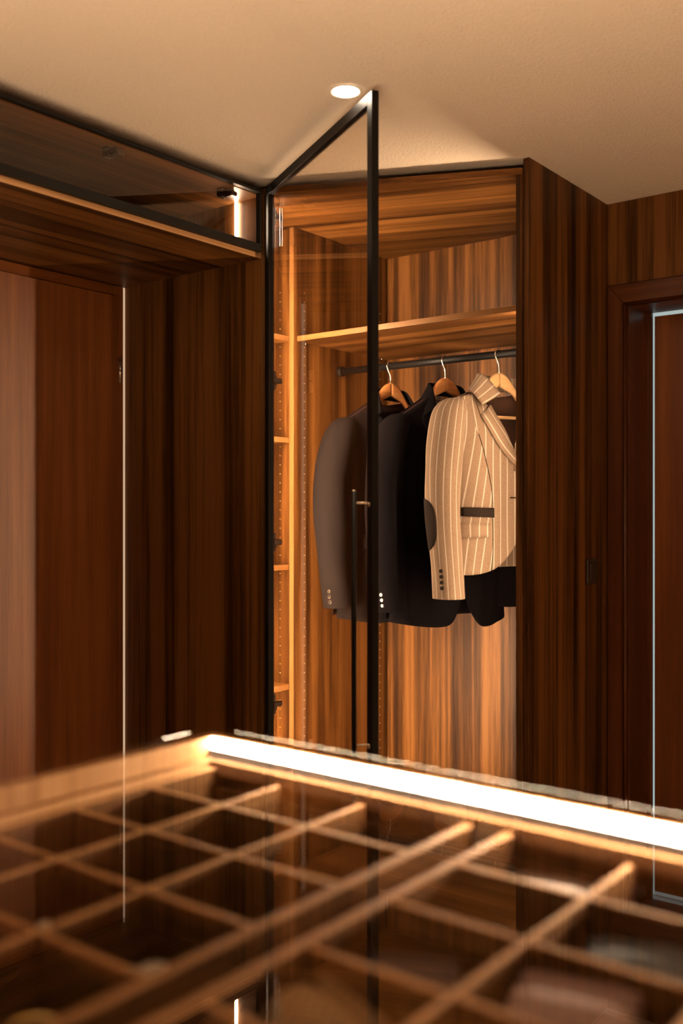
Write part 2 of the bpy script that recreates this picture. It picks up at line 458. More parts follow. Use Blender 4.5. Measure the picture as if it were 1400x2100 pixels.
def flap_hinge(y, parent):
    b = bmesh.new()
    zt = Z(0.9876)
    bm_box(b, -2.185, -2.125, y - 0.010, y + 0.010, zt - 0.016, zt, 0.003)
    bm_box(b, -2.165, -2.140, y - 0.028, y + 0.028, zt - 0.006, zt, 0.002)
    bm_box(b, -2.150, XF - 0.004, y - 0.013, y + 0.013, zt - 0.024, zt - 0.010, 0.004)
    for k in range(3): bm_box(b, -2.178 + 0.014 * k, -2.170 + 0.014 * k, y - 0.012, y + 0.012, zt - 0.021, zt - 0.015, 0.0015)
    return link('flap_hinge', b, M['nickel'], parent)
for hy in (2.195, 1.757, 1.38): flap_hinge(hy, bc)

# tall closed cabinets continuing the left run towards the viewer
for k, (a, b_) in enumerate(((0.70, 1.2615), (0.135, 0.695), (-0.43, 0.13), (-0.995, -0.435))):
    tc_ = thing('tall_cabinet', (-2.44, (a + b_) / 2, 0), ['tall striped veneer cabinet beside the left doorway', 'second tall striped veneer cabinet from the left doorway',
                'third tall striped veneer cabinet from the left doorway', 'fourth tall striped veneer cabinet from the left doorway'][k], 'cabinet', 'tall cabinets of the left run')
    box('body', -2.774, XF - 0.0005, a, b_, 0.001, Z(1.018), M['veneer'], tc_)
    dr = box('door', XF, XF + 0.019, a + 0.0015, b_ - 0.0015, 0.06, Z(1.013), M['veneer'], tc_, 0.001)
    cyl('handle', (XF + 0.05, a + 0.05, Z(-0.55)), (XF + 0.05, a + 0.05, Z(0.05)), 0.006, M['black_metal'], dr)
    for zz in (-0.52, 0.02): cyl('handle_post', (XF + 0.019, a + 0.05, Z(zz)), (XF + 0.05, a + 0.05, Z(zz)), 0.003, M['champagne'], dr, 10)

# ------------------------------------------------------------------ corner wardrobe
wd = thing('corner_wardrobe', (-1.95, 2.85, 0.0), 'open corner wardrobe in striped veneer with slanted front and black-framed glass door', 'wardrobe')
ZT = Z(0.998)
FL = (-2.085, 2.3265); FR = (-1.381, 2.648)
poly = [FL, FR, (-1.381, 3.226), (-2.774, 3.226), (-2.774, 2.3265)]
box('cover_panel', -1.379, -1.3600, 2.652, YB - 0.0006, 0.001, CEIL - 0.001, M['veneer'], wd)
box('side_panel', -1.400, -1.3798, 2.645, 3.226, 0.062, ZT - 0.0003, M['veneer'], wd)
box('side_panel', -2.774, -2.088, 2.3265, 2.3450, 0.062, ZT - 0.0003, M['veneer'], wd)
prism('top_board', poly, ZT, ZT + 0.019, M['veneer_diag'], wd)
prism('bottom_board', poly, 0.042, 0.061, M['veneer_diag'], wd)
prism('plinth', [(-2.05, 2.375), (-1.385, 2.68), (-1.385, 2.70), (-2.05, 2.395)], 0.001, 0.0415, M['veneer_x'], wd)
box('divider_panel', -2.286, -2.267, 2.648, 3.2155, 0.062, ZT - 0.0003, M['veneer'], wd)
box('edge_banding', -2.2858, -2.2672, 2.6465, 2.6479, 0.062, ZT - 0.0005, M['veneer_light'], wd, 0.0004)
box('niche_panel', -2.7735, -2.2863, 2.6485, 2.667, 0.062, ZT - 0.0003, M['veneer'], wd)
box('niche_back', -2.774, -2.766, 2.3455, 2.648, 0.062, ZT - 0.0003, M['veneer'], wd, 0)
box('back_panel', -2.266, -1.4005, 3.216, 3.2258, 0.062, ZT - 0.0003, M['veneer'], wd, 0)
# shelves
SH = 0.618
box('shelf', -2.2665, -1.4005, 2.668, 3.2155, Z(SH - 0.019), Z(SH), M['veneer_x'], wd)
box('shelf_edge', -2.2665, -1.4005, 2.6662, 2.6678, Z(SH - 0.0188), Z(SH - 0.0002), M['shelf_edge_x'], wd, 0.0004)
for zz in (0.617, 0.261, -0.184, -0.604, -1.02):
    s_ = box('niche_shelf', -2.76, -2.2905, 2.3455, 2.6480, Z(zz - 0.019), Z(zz), M['veneer_y'], wd)
    box('shelf_edge', -2.2904, -2.2890, 2.3455, 2.6480, Z(zz - 0.0188), Z(zz - 0.0002), M['shelf_edge_y'], s_, 0.0004)
box('low_shelf', -2.2665, -1.4005, 2.668, 3.2155, Z(-1.06), Z(-1.041), M['veneer_x'], wd)
# hanging rod
rod = cyl('clothes_rod', (-2.2665, 2.907, Z(0.519)), (-1.4005, 2.907, Z(0.519)), 0.0125, M['black_metal'], wd, 28)
for x0, x1 in ((-2.2668, -2.250), (-1.417, -1.4003)):
    cyl('rod_socket', (x0, 2.907, Z(0.519)), (x1, 2.907, Z(0.519)), 0.0185, M['black_metal'], rod, 28)
# light strips on the right-hand side, behind the front edge
LY = 2.677
box('light_strip', -1.4012, -1.3990, LY - 0.007, LY + 0.007, Z(SH + 0.012), Z(0.885), M['led_wardrobe'], wd, 0)
box('light_strip', -1.4012, -1.3990, LY - 0.007, LY + 0.007, 0.35, Z(SH - 0.0215), M['led_wardrobe'], wd, 0)
box('light_strip', -2.141, -2.127, 2.3440, 2.3462, 0.35, Z(0.865), M['led_wardrobe_left'], wd, 0)
box('light_profile', -2.1268, -2.1245, 2.3452, 2.3515, 0.34, Z(0.87), M['black_metal'], wd, 0.0004)  # hidden lip added to keep the left strip's light off the ceiling
# rows of shelf-pin sleeves, 32 mm apart
b = bmesh.new()
def pin_row(p, axis):
    k = 0
    while True:
        zz = 0.775 - 0.032 * k; k += 1
        if Z(zz) < 0.2: break
        if any(abs(zz - (q - 0.0095)) < 0.016 for q in ((SH,) if axis == 'x' else (0.617, 0.261, -0.184, -0.604, -1.02))): continue
        q = Vector((p[0], p[1], Z(zz)))
        d = Vector((0.0012, 0, 0)) if axis == 'x' else Vector((0, -0.0012, 0))
        bm_cyl(b, q, q + d, 0.0016, n=8)
pin_row((-2.2669, 2.705), 'x'); pin_row((-2.2669, 3.165), 'x'); pin_row((-2.330, 2.6485), 'y')
tag(link('shelf_pin_sleeves', b, M['pin'], wd), None, kind='stuff')
# shelf supports under shelves
for (x, y) in ((-2.258, 2.705), (-2.258, 3.165)):
    cyl('shelf_support', (-2.2668, y, Z(SH - 0.0225)), (-2.256, y, Z(SH - 0.0225)), 0.003, M['steel'], wd, 10)
# concealed hinges
def door_hinge(z, parent):
    h = bpy.data.objects.new('door_hinge', None); C.objects.link(h); h.location = (-2.0878, 2.3450, Z(z)); attach(h, parent)
    X, Y_, Z_ = -2.0878, 2.3450, Z(z)
    b = bmesh.new()
    bm_box(b, X, X + 0.0045, Y_ - 0.012, Y_ + 0.003, Z_ - 0.030, Z_ + 0.030, 0.0015)
    bm_box(b, X, X + 0.0065, Y_ - 0.018, Y_ + 0.006, Z_ - 0.010, Z_ + 0.010, 0.002)
    for s in (-1, 1): bm_cyl(b, (X + 0.0045, Y_ - 0.004, Z_ + 0.021 * s), (X + 0.0065, Y_ - 0.004, Z_ + 0.021 * s), 0.0045, n=12)
    link('mounting_plate', b, M['nickel'], h)
    b = bmesh.new()
    bm_box(b, X - 0.006, X + 0.008, Y_ + 0.0003, Y_ + 0.030, Z_ - 0.0085, Z_ + 0.0085, 0.003)
    bm_box(b, X - 0.010, X + 0.004, Y_ + 0.026, Y_ + 0.035, Z_ - 0.0065, Z_ + 0.0065, 0.002)
    link('hinge_arm', b, M['nickel'], h)
    b = bmesh.new()
    bm_box(b, X + 0.0066, X + 0.020, Y_ - 0.020, Y_ - 0.006, Z_ - 0.016, Z_ + 0.006, 0.003)
    bm_box(b, X + 0.010, X + 0.022, Y_ - 0.024, Y_ - 0.010, Z_ - 0.008, Z_ + 0.012, 0.002)
    link('hinge_knuckle', b, M['nickel'], h)
for zz in (0.930, 0.414, -0.095, -0.605, -1.115): door_hinge(zz, wd)
box('seal_strip', -2.1085, -2.0890, 2.3255, 2.3262, 0.062, Z(1.01), M['black_gap'], wd, 0)

# glass door, standing open
HX, HY = -2.0960, 2.3122
dang = math.atan2(1.930 - HY, -1.406 - HX)
DL = math.hypot(1.930 - HY, -1.406 - HX)
door = bpy.data.objects.new('door', None)
def dbox(bmx, a0, a1, t0, t1, z0, z1, bevel=0.0008):
    """box in door coordinates: along the door, through its thickness (0 = outer face), height"""
    vs_ = bm_box(bmx, a0, a1, t0, t1, z0, z1, 0)
    if bevel:
        bmesh.ops.bevel(bmx, geom=list({e for v in vs_ for e in v.link_edges}), offset=bevel, segments=1, affect='EDGES')
dz0, dz1, dw, dth = 0.045, Z(1.013), 0.028, 0.0185
b = bmesh.new()
dbox(b, 0, dw, 0, dth, dz0, dz1)
dbox(b, DL - dw, DL, 0, dth, dz0, dz1)
dbox(b, dw, DL - dw, 0, dth, dz1 - dw, dz1)
dbox(b, dw, DL - dw, 0, dth, dz0, dz0 + dw)
door = link('door', b, M['black_metal'])
door.location = (HX, HY, 0); door.rotation_euler = (0, 0, dang)
door.parent = wd; door.location = Vector((HX, HY, 0)) - wd.location
def dsub(name, bmx, mat, smooth=False):
    o = link(name, bmx, mat, None, smooth); o.parent = door; return o
b = bmesh.new(); dbox(b, dw - 0.004, DL - dw + 0.004, 0.007, 0.011, dz0 + dw - 0.004, dz1 - dw + 0.004, 0)
dsub('glass_pane', b, M['glass_door'])
b = bmesh.new()
ha, ho = DL - 0.016, -0.040
bm_cyl(b, (ha, ho, Z(-0.585)), (ha, ho, Z(0.050)), 0.0060, n=20)
hb = dsub('handle', b, M['black_metal'], True)
b = bmesh.new(); bm_cyl(b, (ha, ho, Z(0.0502)), (ha, ho, Z(0.0535)), 0.0056, 0.003, n=18)
dsub('handle_cap', b, M['champagne'])
for zz in (0.0215, -0.561):
    b = bmesh.new(); bm_tube(b, [(ha, ho + 0.006, Z(zz)), (ha, -0.006, Z(zz)), (ha, -0.002, Z(zz) - 0.001)], 0.0032, 10)
    bm_cyl(b, (ha, -0.0025, Z(zz) - 0.004), (ha, -0.0002, Z(zz) - 0.004), 0.0062, n=14)
    dsub('handle_post', b, M['champagne'], True)

# light switch on the wardrobe's outer side
sw = thing('light_switch', (-1.36, 3.087, Z(-0.195)), 'dark bronze rocker light switch on the wardrobe side panel', 'light switch')
box('plate', -1.3598, -1.3520, 3.047, 3.127, Z(-0.236), Z(-0.154), M['bronze_plastic'], sw, 0.003)
prism('rocker', [(3.060, Z(-0.222)), (3.114, Z(-0.222)), (3.114, Z(-0.168)), (3.060, Z(-0.168))], -1.3519, -1.3475, M['bronze_plastic'], sw, 'yz', 0.0015)

# ------------------------------------------------------------------ recessed ceiling spotlights
def downlight(x, y, label, spot=1.0):
    t = thing('ceiling_spotlight', (x, y, CEIL), label, 'ceiling light', 'recessed ceiling spotlights')
    b = bmesh.new()
    n = 40
    prof = [(0.0325, -0.0004), (0.034, -0.0035), (0.039, -0.0042), (0.0420, -0.0030), (0.0430, -0.0002)]
    rings = [[b.verts.new((x + r * math.cos(2 * PI * k / n), y + r * math.sin(2 * PI * k / n), CEIL + h)) for k in range(n)] for r, h in prof]
    for A, B in zip(rings, rings[1:]):
        for k in range(n): b.faces.new((A[k], A[(k + 1) % n], B[(k + 1) % n], B[k]))
    link('trim_ring', b, M['white_trim'], t, True)
    cyl('lens', (x, y, CEIL - 0.0022), (x, y, CEIL - 0.0006), 0.0328, M['lamp_disc'], t, 36)
    L = bpy.data.lights.new('spotlight_beam', 'SPOT')
    L.energy = DOWN_SPOT * spot; L.color = (1.0, 0.72, 0.46); L.spot_size = R(58); L.spot_blend = 0.5; L.shadow_soft_size = 0.03
    lo = bpy.data.objects.new('spotlight_beam', L); C.objects.link(lo)
    lo.location = (x, y, CEIL - 0.006); attach(lo, t)
downlight(-1.506, 1.957, 'bright recessed ceiling spotlight above the open glass door', 0.6)
for (x, y), lb in zip(((-1.56, 0.75), (-1.56, -0.5), (-0.45, -0.75), (0.65, -0.75), (1.2, 0.4), (1.2, 1.5), (0.15, 2.1)),
                      ('over the aisle left of the island', 'at the far left end of the aisle', 'behind the island', 'behind the island on the right',
                       'over the aisle right of the island', 'near the right wall', 'in front of the back doorway')):
    downlight(x, y, 'added unseen recessed ceiling spotlight ' + lb, 10.0 if y > 1.4 else 1.0)  # out-of-view spotlights added to brighten the ceiling

# ------------------------------------------------------------------ glass-topped island with drawers
IX0, IX1, IY0, IY1 = -1.064, 0.60, 0.10, 1.058
GT = Z(-0.320)
isl = thing('display_island', ((IX0 + IX1) / 2, (IY0 + IY1) / 2, 0), 'walnut island counter with glass top over lit divided drawers', 'island counter')
box('glass_top', IX0, IX1, IY0, IY1, GT - 0.008, GT, M['glass_top'], isl, 0)
w = 0.019
zt = GT - 0.0083
box('side_wall', IX0, IX0 + w, IY0, IY1, 0.001, zt, M['island_wall'], isl)
box('side_wall', IX1 - w, IX1, IY0, IY1, 0.001, zt, M['island_wall'], isl)
box('back_wall', IX0 + w, IX1 - w, IY1 - w, IY1, 0.001, zt, M['island_wall'], isl)
box('front_wall', IX0 + w, IX1 - w, IY0, IY0 + w, 0.001, zt, M['island_wall'], isl)
box('base_board', IX0 + w, IX1 - w, IY0 + w, IY1 - w, Z(-0.53), Z(-0.511), M['veneer_x'], isl)
lz = Z(-0.3575)
box('ledge', IX0 + w, IX0 + w + 0.016, IY0 + w, IY1 - w, lz - 0.019, lz, M['edge_y'], isl)
box('ledge', IX0 + w + 0.016, IX1 - w, IY1 - w - 0.021, IY1 - w, lz - 0.019, lz, M['edge_x'], isl)
box('light_strip', IX0 + w + 0.001, IX1 - w - 0.001, IY1 - w - 0.010, IY1 - w - 0.0003, Z(-0.3450), Z(-0.3300), M['led_island'], isl, 0.002)
box('light_profile', IX0 + w + 0.001, IX1 - w - 0.001, IY1 - w - 0.0102, IY1 - w - 0.0003, Z(-0.3480), Z(-0.3452), M['grey_metal'], isl, 0.0006)
box('ledge', IX0 + w + 0.016, IX1 - w, IY0 + w, IY0 + w + 0.030, lz - 0.019, lz, M['edge_x'], isl)
box('light_strip', IX0 + w + 0.03, IX1 - w - 0.03, IY0 + w + 0.005, IY0 + w + 0.025, lz - 0.010, lz + 0.0006, M['added_uplight'], isl, 0)  # unseen upward strip added under the glass to light the ceiling
ROWS = [0.897, 0.775, 0.652, 0.529, 0.406, 0.283]
TY0, TY1, TB = 0.150, 1.0165, Z(-0.462)
def tray(x0, x1, cols):
    d = bpy.data.objects.new('drawer', None); C.objects.link(d); d.location = ((x0 + x1) / 2, (TY0 + TY1) / 2, TB); attach(d, isl)
    h = Z(-0.366)
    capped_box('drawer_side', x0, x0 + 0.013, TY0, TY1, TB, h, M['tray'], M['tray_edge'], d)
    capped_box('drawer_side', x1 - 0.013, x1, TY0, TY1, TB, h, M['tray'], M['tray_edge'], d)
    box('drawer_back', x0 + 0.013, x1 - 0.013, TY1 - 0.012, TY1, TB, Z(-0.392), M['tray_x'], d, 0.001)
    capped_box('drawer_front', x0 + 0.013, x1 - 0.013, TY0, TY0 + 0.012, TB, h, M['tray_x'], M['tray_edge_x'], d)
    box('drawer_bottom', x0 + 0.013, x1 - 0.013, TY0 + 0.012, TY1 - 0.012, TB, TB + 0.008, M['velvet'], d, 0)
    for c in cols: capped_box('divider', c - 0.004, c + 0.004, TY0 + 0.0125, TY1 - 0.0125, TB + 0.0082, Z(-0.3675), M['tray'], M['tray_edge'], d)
    ends = [x0 + 0.013] + list(cols) + [x1 - 0.013]
    for r in ROWS:
        for a, b2 in zip(ends, ends[1:]):
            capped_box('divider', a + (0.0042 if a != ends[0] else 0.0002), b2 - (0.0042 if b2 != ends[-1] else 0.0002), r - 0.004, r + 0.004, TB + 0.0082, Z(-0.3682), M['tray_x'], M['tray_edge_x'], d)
tray(-1.0275, -0.5920, (-0.887, -0.747))
tray(-0.5520, -0.0900, (-0.399, -0.246))
tray(-0.0500, 0.5790, (0.106, 0.262, 0.418))
for a, b2 in ((-0.588, -0.556), (-0.086, -0.054)):
    box('partition', a, b2, IY0 + w, 1.0170, Z(-0.511), Z(-0.405), M['tray'], isl)
BOT = TB + 0.0082

# rolled neckties in the drawers
def rolled_tie(x, y, r, width, mat, label, rz=0.0, turns=3.2, lie='flat'):
    t = thing('rolled_necktie', (x, y, BOT), label, 'necktie', 'rolled neckties in the island drawers', rz=rz)
    b = bmesh.new(); n = int(turns * 22); th = r / (turns + 0.9)
    cols = []
    for k in range(n + 1):
        a = 2 * PI * turns * k / n
        rr = r - (r - 0.006) * k / n * 0.92
        row = []
        for (dr, wy) in ((0, -1), (0, -0.6), (0, 0.6), (0, 1), (-th * 0.72, 1), (-th * 0.72, -1)):
            q = rr + dr - (0.0018 if abs(wy) == 1 else 0)
            wv = wy * width / 2
            row.append(b.verts.new((wv, q * math.sin(a + 0.6), r + q * math.cos(a + 0.6))))
        cols.append(row)
    for A, B in zip(cols, cols[1:]):
        for k in range(6): b.faces.new((A[k], A[(k + 1) % 6], B[(k + 1) % 6], B[k]))
    b.faces.new(cols[0]); b.faces.new(cols[-1])
    link('tie_roll', b, mat, None, False).parent = t
    return t
rolled_tie(-0.330, 0.716, 0.0450, 0.090, M['silk_mauve'], 'rolled mauve necktie, the largest roll in the drawers', R(12))
rolled_tie(-0.473, 0.590, 0.0440, 0.090, M['silk_check'], 'rolled tan checked necktie beside the mauve one', R(-20))
rolled_tie(-0.325, 0.838, 0.0400, 0.085, M['silk_blue'], 'rolled slate blue necktie', R(20))
rolled_tie(-0.470, 0.955, 0.0360, 0.080, M['silk_grey'], 'rolled grey necktie at the back of the drawer near the double rail', R(10))
rolled_tie(-0.478, 0.715, 0.0350, 0.080, M['silk_plum'], 'rolled plum black necktie in the dark compartment', R(30))

# jewellery on cushions in the left drawer
def cushion(x, y, label):
    t = thing('display_cushion', (x, y, BOT), label, 'cushion', 'display cushions in the island drawer')
    b = bmesh.new()
    bm_box(b, -0.045, 0.045, -0.035, 0.035, 0.0003, 0.040, 0.012)
    bmesh.ops.subdivide_edges(b, edges=b.edges, cuts=1, use_grid_fill=True)
    o = link('pad', b, M['velvet'], None, True); o.parent = t
    return t
CT = BOT + 0.0405
cushion(-0.670, 0.590, 'brown velvet cushion carrying the pearl-faced watch')
cushion(-0.816, 0.590, 'brown velvet cushion carrying two crystal cufflinks')
cushion(-0.670, 0.468, 'brown velvet cushion carrying the gold bangle')
wt = thing('wristwatch', (-0.668, 0.592, CT), 'pale wristwatch lying on a cushion in the left drawer', 'watch', rz=R(20))
def wsub(name, bmx, mat, par):
    o = link(name, bmx, mat, None, True); o.parent = par; return o
b = bmesh.new(); bm_cyl(b, (0, 0, 0.003), (0, 0, 0.010), 0.017, 0.016, 28); wsub('case', b, M['steel'], wt)
b = bmesh.new(); bm_cyl(b, (0, 0, 0.0101), (0, 0, 0.0112), 0.0145, 0.0135, 28); wsub('dial', b, M['pearl'], wt)
b = bmesh.new()
bm_box(b, 0.0165, 0.042, -0.009, 0.009, 0.0005, 0.006, 0.0015); bm_box(b, -0.042, -0.0165, -0.009, 0.009, 0.0005, 0.006, 0.0015); wsub('strap', b, M['pearl'], wt)
b = bmesh.new(); bm_cyl(b, (0, 0.016, 0.0065), (0, 0.020, 0.0065), 0.0022, n=10); wsub('crown', b, M['steel'], wt)
for k, (dx, dy) in enumerate(((-0.014, 0.004), (0.014, -0.004))):
    cf = thing('cufflink', (-0.816 + dx, 0.590 + dy, CT), ['crystal cufflink on a brown cushion, the one farther left', 'crystal cufflink on a brown cushion, the one farther right'][k], 'cufflink', 'crystal cufflinks')
    b = bmesh.new(); bm_cyl(b, (0, 0, 0.004), (0, 0, 0.010), 0.008, 0.005, 8); wsub('stone', b, M['pearl'], cf)
    b = bmesh.new(); bm_cyl(b, (0, 0, 0.0002), (0, 0, 0.004), 0.003, 0.008, 12); wsub('setting', b, M['steel'], cf)
bg_ = thing('gold_bangle', (-0.668, 0.470, CT), 'plain gold bangle lying on a cushion in the left drawer', 'bangle')
b = bmesh.new()
pts = [(0.026 * math.cos(2 * PI * k / 40), 0.022 * math.sin(2 * PI * k / 40), 0.0042) for k in range(41)]
bm_tube(b, pts, 0.004, 10); wsub('band', b, M['gold'], bg_)
b = bmesh.new(); bm_cyl(b, (0.0215, 0, 0.0042), (0.0305, 0, 0.0042), 0.005, n=12); wsub('clasp', b, M['gold'], bg_)

# ------------------------------------------------------------------ hangers
def poly_at_z(tab, z):
    if z >= tab[0][0]: return tab[0][1]
    for (z0, w0), (z1, w1) in zip(tab, tab[1:]):
        if z0 >= z >= z1: return w0 + (w1 - w0) * (z0 - z) / max(1e-6, z0 - z1)
    return tab[-1][1]

def hanger(x, phi, label, mats, bar=False):
    """local X along the shoulders (towards the back panel), Y to the front, Z = 0 at the top of the wood"""
    t = thing('coat_hanger', (x, 2.907, Z(0.459)), label, 'hanger', 'coat hangers on the rod', rz=0.0)
    t.rotation_euler = (0, 0, -(phi) - PI / 2)
    for s, mt in ((1, mats[0]), (-1, mats[1])):
        b = bmesh.new(); rings = []
        N = 22
        for k in range(N + 1):
            X = 0.0003 + 0.165 * k / N
            top = -0.040 * (X / 0.05) ** 2 if X < 0.05 else poly_at_z([(-0.05, -0.040), (-0.075, -0.078), (-0.10, -0.104), (-0.21, -0.168)], -X)
            bot = -0.047 - 0.45 * X if X < 0.05 else poly_at_z([(-0.05, -0.0695), (-0.075, -0.100), (-0.10, -0.124), (-0.21, -0.184)], -X)
            hw = 0.009 + 0.006 * (X / 0.2) ** 1.3
            yc = 0.006 * (X / 0.2) ** 1.6
            ring = []
            for j in range(12):
                a = 2 * PI * j / 12
                ca, sa = math.cos(a), math.sin(a)
                cy = math.copysign(abs(ca) ** 0.6, ca); cz = math.copysign(abs(sa) ** 0.6, sa)
                zc, hh = (top + bot) / 2, (top - bot) / 2
                if k == N: cy *= 0.7; cz *= 0.7
                ring.append(b.verts.new((s * X, yc + hw * cy, zc + hh * cz)))
            rings.append(ring)
        for A, B in zip(rings, rings[1:]):
            for j in range(12): b.faces.new((A[j], A[(j + 1) % 12], B[(j + 1) % 12], B[j]))
        b.faces.new(rings[0]); b.faces.new(rings[-1])
        link('arm', b, mt, None, True).parent = t
    b = bmesh.new()
    zc, rr = 0.0600, 0.0146
    pts = [(0, 0, -0.006), (0, 0, 0.018), (0.002, 0, 0.030), (0.0085, 0, 0.041)]
    for k in range(15):
        a = R(205) - R(235) * k / 14
        pts.append((-rr * math.cos(a), 0, zc + rr * math.sin(a)))
    bm_tube(b, pts, 0.0017, 8)
    link('hook', b, M['steel'], None, True).parent = t
    b = bmesh.new(); bm_cyl(b, (0, 0, -0.003), (0, 0, 0.0015), 0.004, n=12)
    link('hook_collar', b, M['steel'], None).parent = t
    if bar:
        b = bmesh.new(); bm_cyl(b, (-0.165, 0.006, -0.148), (0.165, 0.006, -0.148), 0.0055, n=14)
        link('trouser_bar', b, mats[0], None, True).parent = t
        for s in (-1, 1):
            b = bmesh.new(); bm_box(b, s * 0.165 - 0.006, s * 0.165 + 0.006, 0.000, 0.012, -0.153, -0.098, 0.002)
            link('bar_end', b, mats[0], None).parent = t
    return t
PH = [R(22), R(25), R(30)]
HXS = [-2.036, -1.808, -1.601]
hanger(HXS[0], PH[0], 'brown wooden hanger carrying the grey jacket', (M['hanger_dark'], M['hanger_dark2']))
hanger(HXS[1], PH[1], 'brown wooden hanger carrying the blue-black jacket', (M['hanger_dark2'], M['hanger_dark']))
hanger(HXS[2], PH[2], 'pale beech hanger carrying the striped beige blazer', (M['hanger_pale'], M['hanger_pale']), bar=True)

# ------------------------------------------------------------------ jackets
def poly_at(pl, t):
    """point on a polyline at normalised arc length t"""
    L = [0.0]
    for a, c in zip(pl, pl[1:]): L.append(L[-1] + math.hypot(c[0] - a[0], c[1] - a[1]))
    d = max(0.0, min(1.0, t)) * L[-1]
    for k in range(len(pl) - 1):
        if d <= L[k + 1] + 1e-9:
            f = (d - L[k]) / max(1e-9, L[k + 1] - L[k])
            return tuple(pl[k][i] + f * (pl[k + 1][i] - pl[k][i]) for i in range(len(pl[k])))
    return tuple(pl[-1])

def smooth_pl(pl, n=24):
    """Catmull-Rom resampling of a polyline"""
    out = []
    m = len(pl)
    if m < 3: return list(pl)
    for k in range(m - 1):
        p0, p1, p2, p3 = pl[max(k - 1, 0)], pl[k], pl[k + 1], pl[min(k + 2, m - 1)]
        steps = max(3, n // (m - 1))
        for j in range(steps):
            t = j / steps
            out.append(tuple(0.5 * (2 * p1[i] + (p2[i] - p0[i]) * t + (2 * p0[i] - 5 * p1[i] + 4 * p2[i] - p3[i]) * t * t + (3 * p1[i] - p0[i] - 3 * p2[i] + p3[i]) * t ** 3) for i in range(len(p1))))
    out.append(tuple(pl[-1]))
    return out

def sstep(a, c, x):
    t = max(0.0, min(1.0, (x - a) / (c - a))); return t * t * (3 - 2 * t)

def grid_mesh(name, pts, uvs, mat, parent, thick=0.0035, closed=False, smooth=True):
    """pts[j][i] -> mesh with a UV layer; solidified to a cloth thickness"""
    bm = bmesh.new(); uvl = bm.loops.layers.uv.new('UVMap')
    V = [[bm.verts.new(p) for p in row] for row in pts]
    nj, ni = len(pts), len(pts[0])
    for j in range(nj - 1):
        for i in range(ni if closed else ni - 1):
            i2 = (i + 1) % ni
            try: f = bm.faces.new((V[j][i], V[j][i2], V[j + 1][i2], V[j + 1][i]))
            except ValueError: continue
            for lp, (jj, ii) in zip(f.loops, ((j, i), (j, i + 1), (j + 1, i + 1), (j + 1, i))):
                lp[uvl].uv = uvs[jj][ii]
    me = bpy.data.meshes.new(name)
    bmesh.ops.recalc_face_normals(bm, faces=bm.faces)
    bm.to_mesh(me); bm.free()
    for p in me.polygons: p.use_smooth = smooth
    me.materials.append(mat)
    o = bpy.data.objects.new(name, me); C.objects.link(o); o.parent = parent
    if thick:
        s = o.modifiers.new('cloth', 'SOLIDIFY'); s.thickness = thick; s.offset = 0.0
    return o

def coons(top, bot, left, right, nu, nv):
    P = []
    c00, c10, c01, c11 = top[0], top[-1], bot[0], bot[-1]
    for j in range(nv + 1):
        v = j / nv; row = []
        for i in range(nu + 1):
            u = i / nu
            t, bq, l, r = poly_at(top, u), poly_at(bot, u), poly_at(left, v), poly_at(right, v)
            row.append(tuple((1 - v) * t[k] + v * bq[k] + (1 - u) * l[k] + u * r[k]
                             - ((1 - u) * (1 - v) * c00[k] + u * (1 - v) * c10[k] + (1 - u) * v * c01[k] + u * v * c11[k]) for k in range(2)))
        P.append(row)
    return P

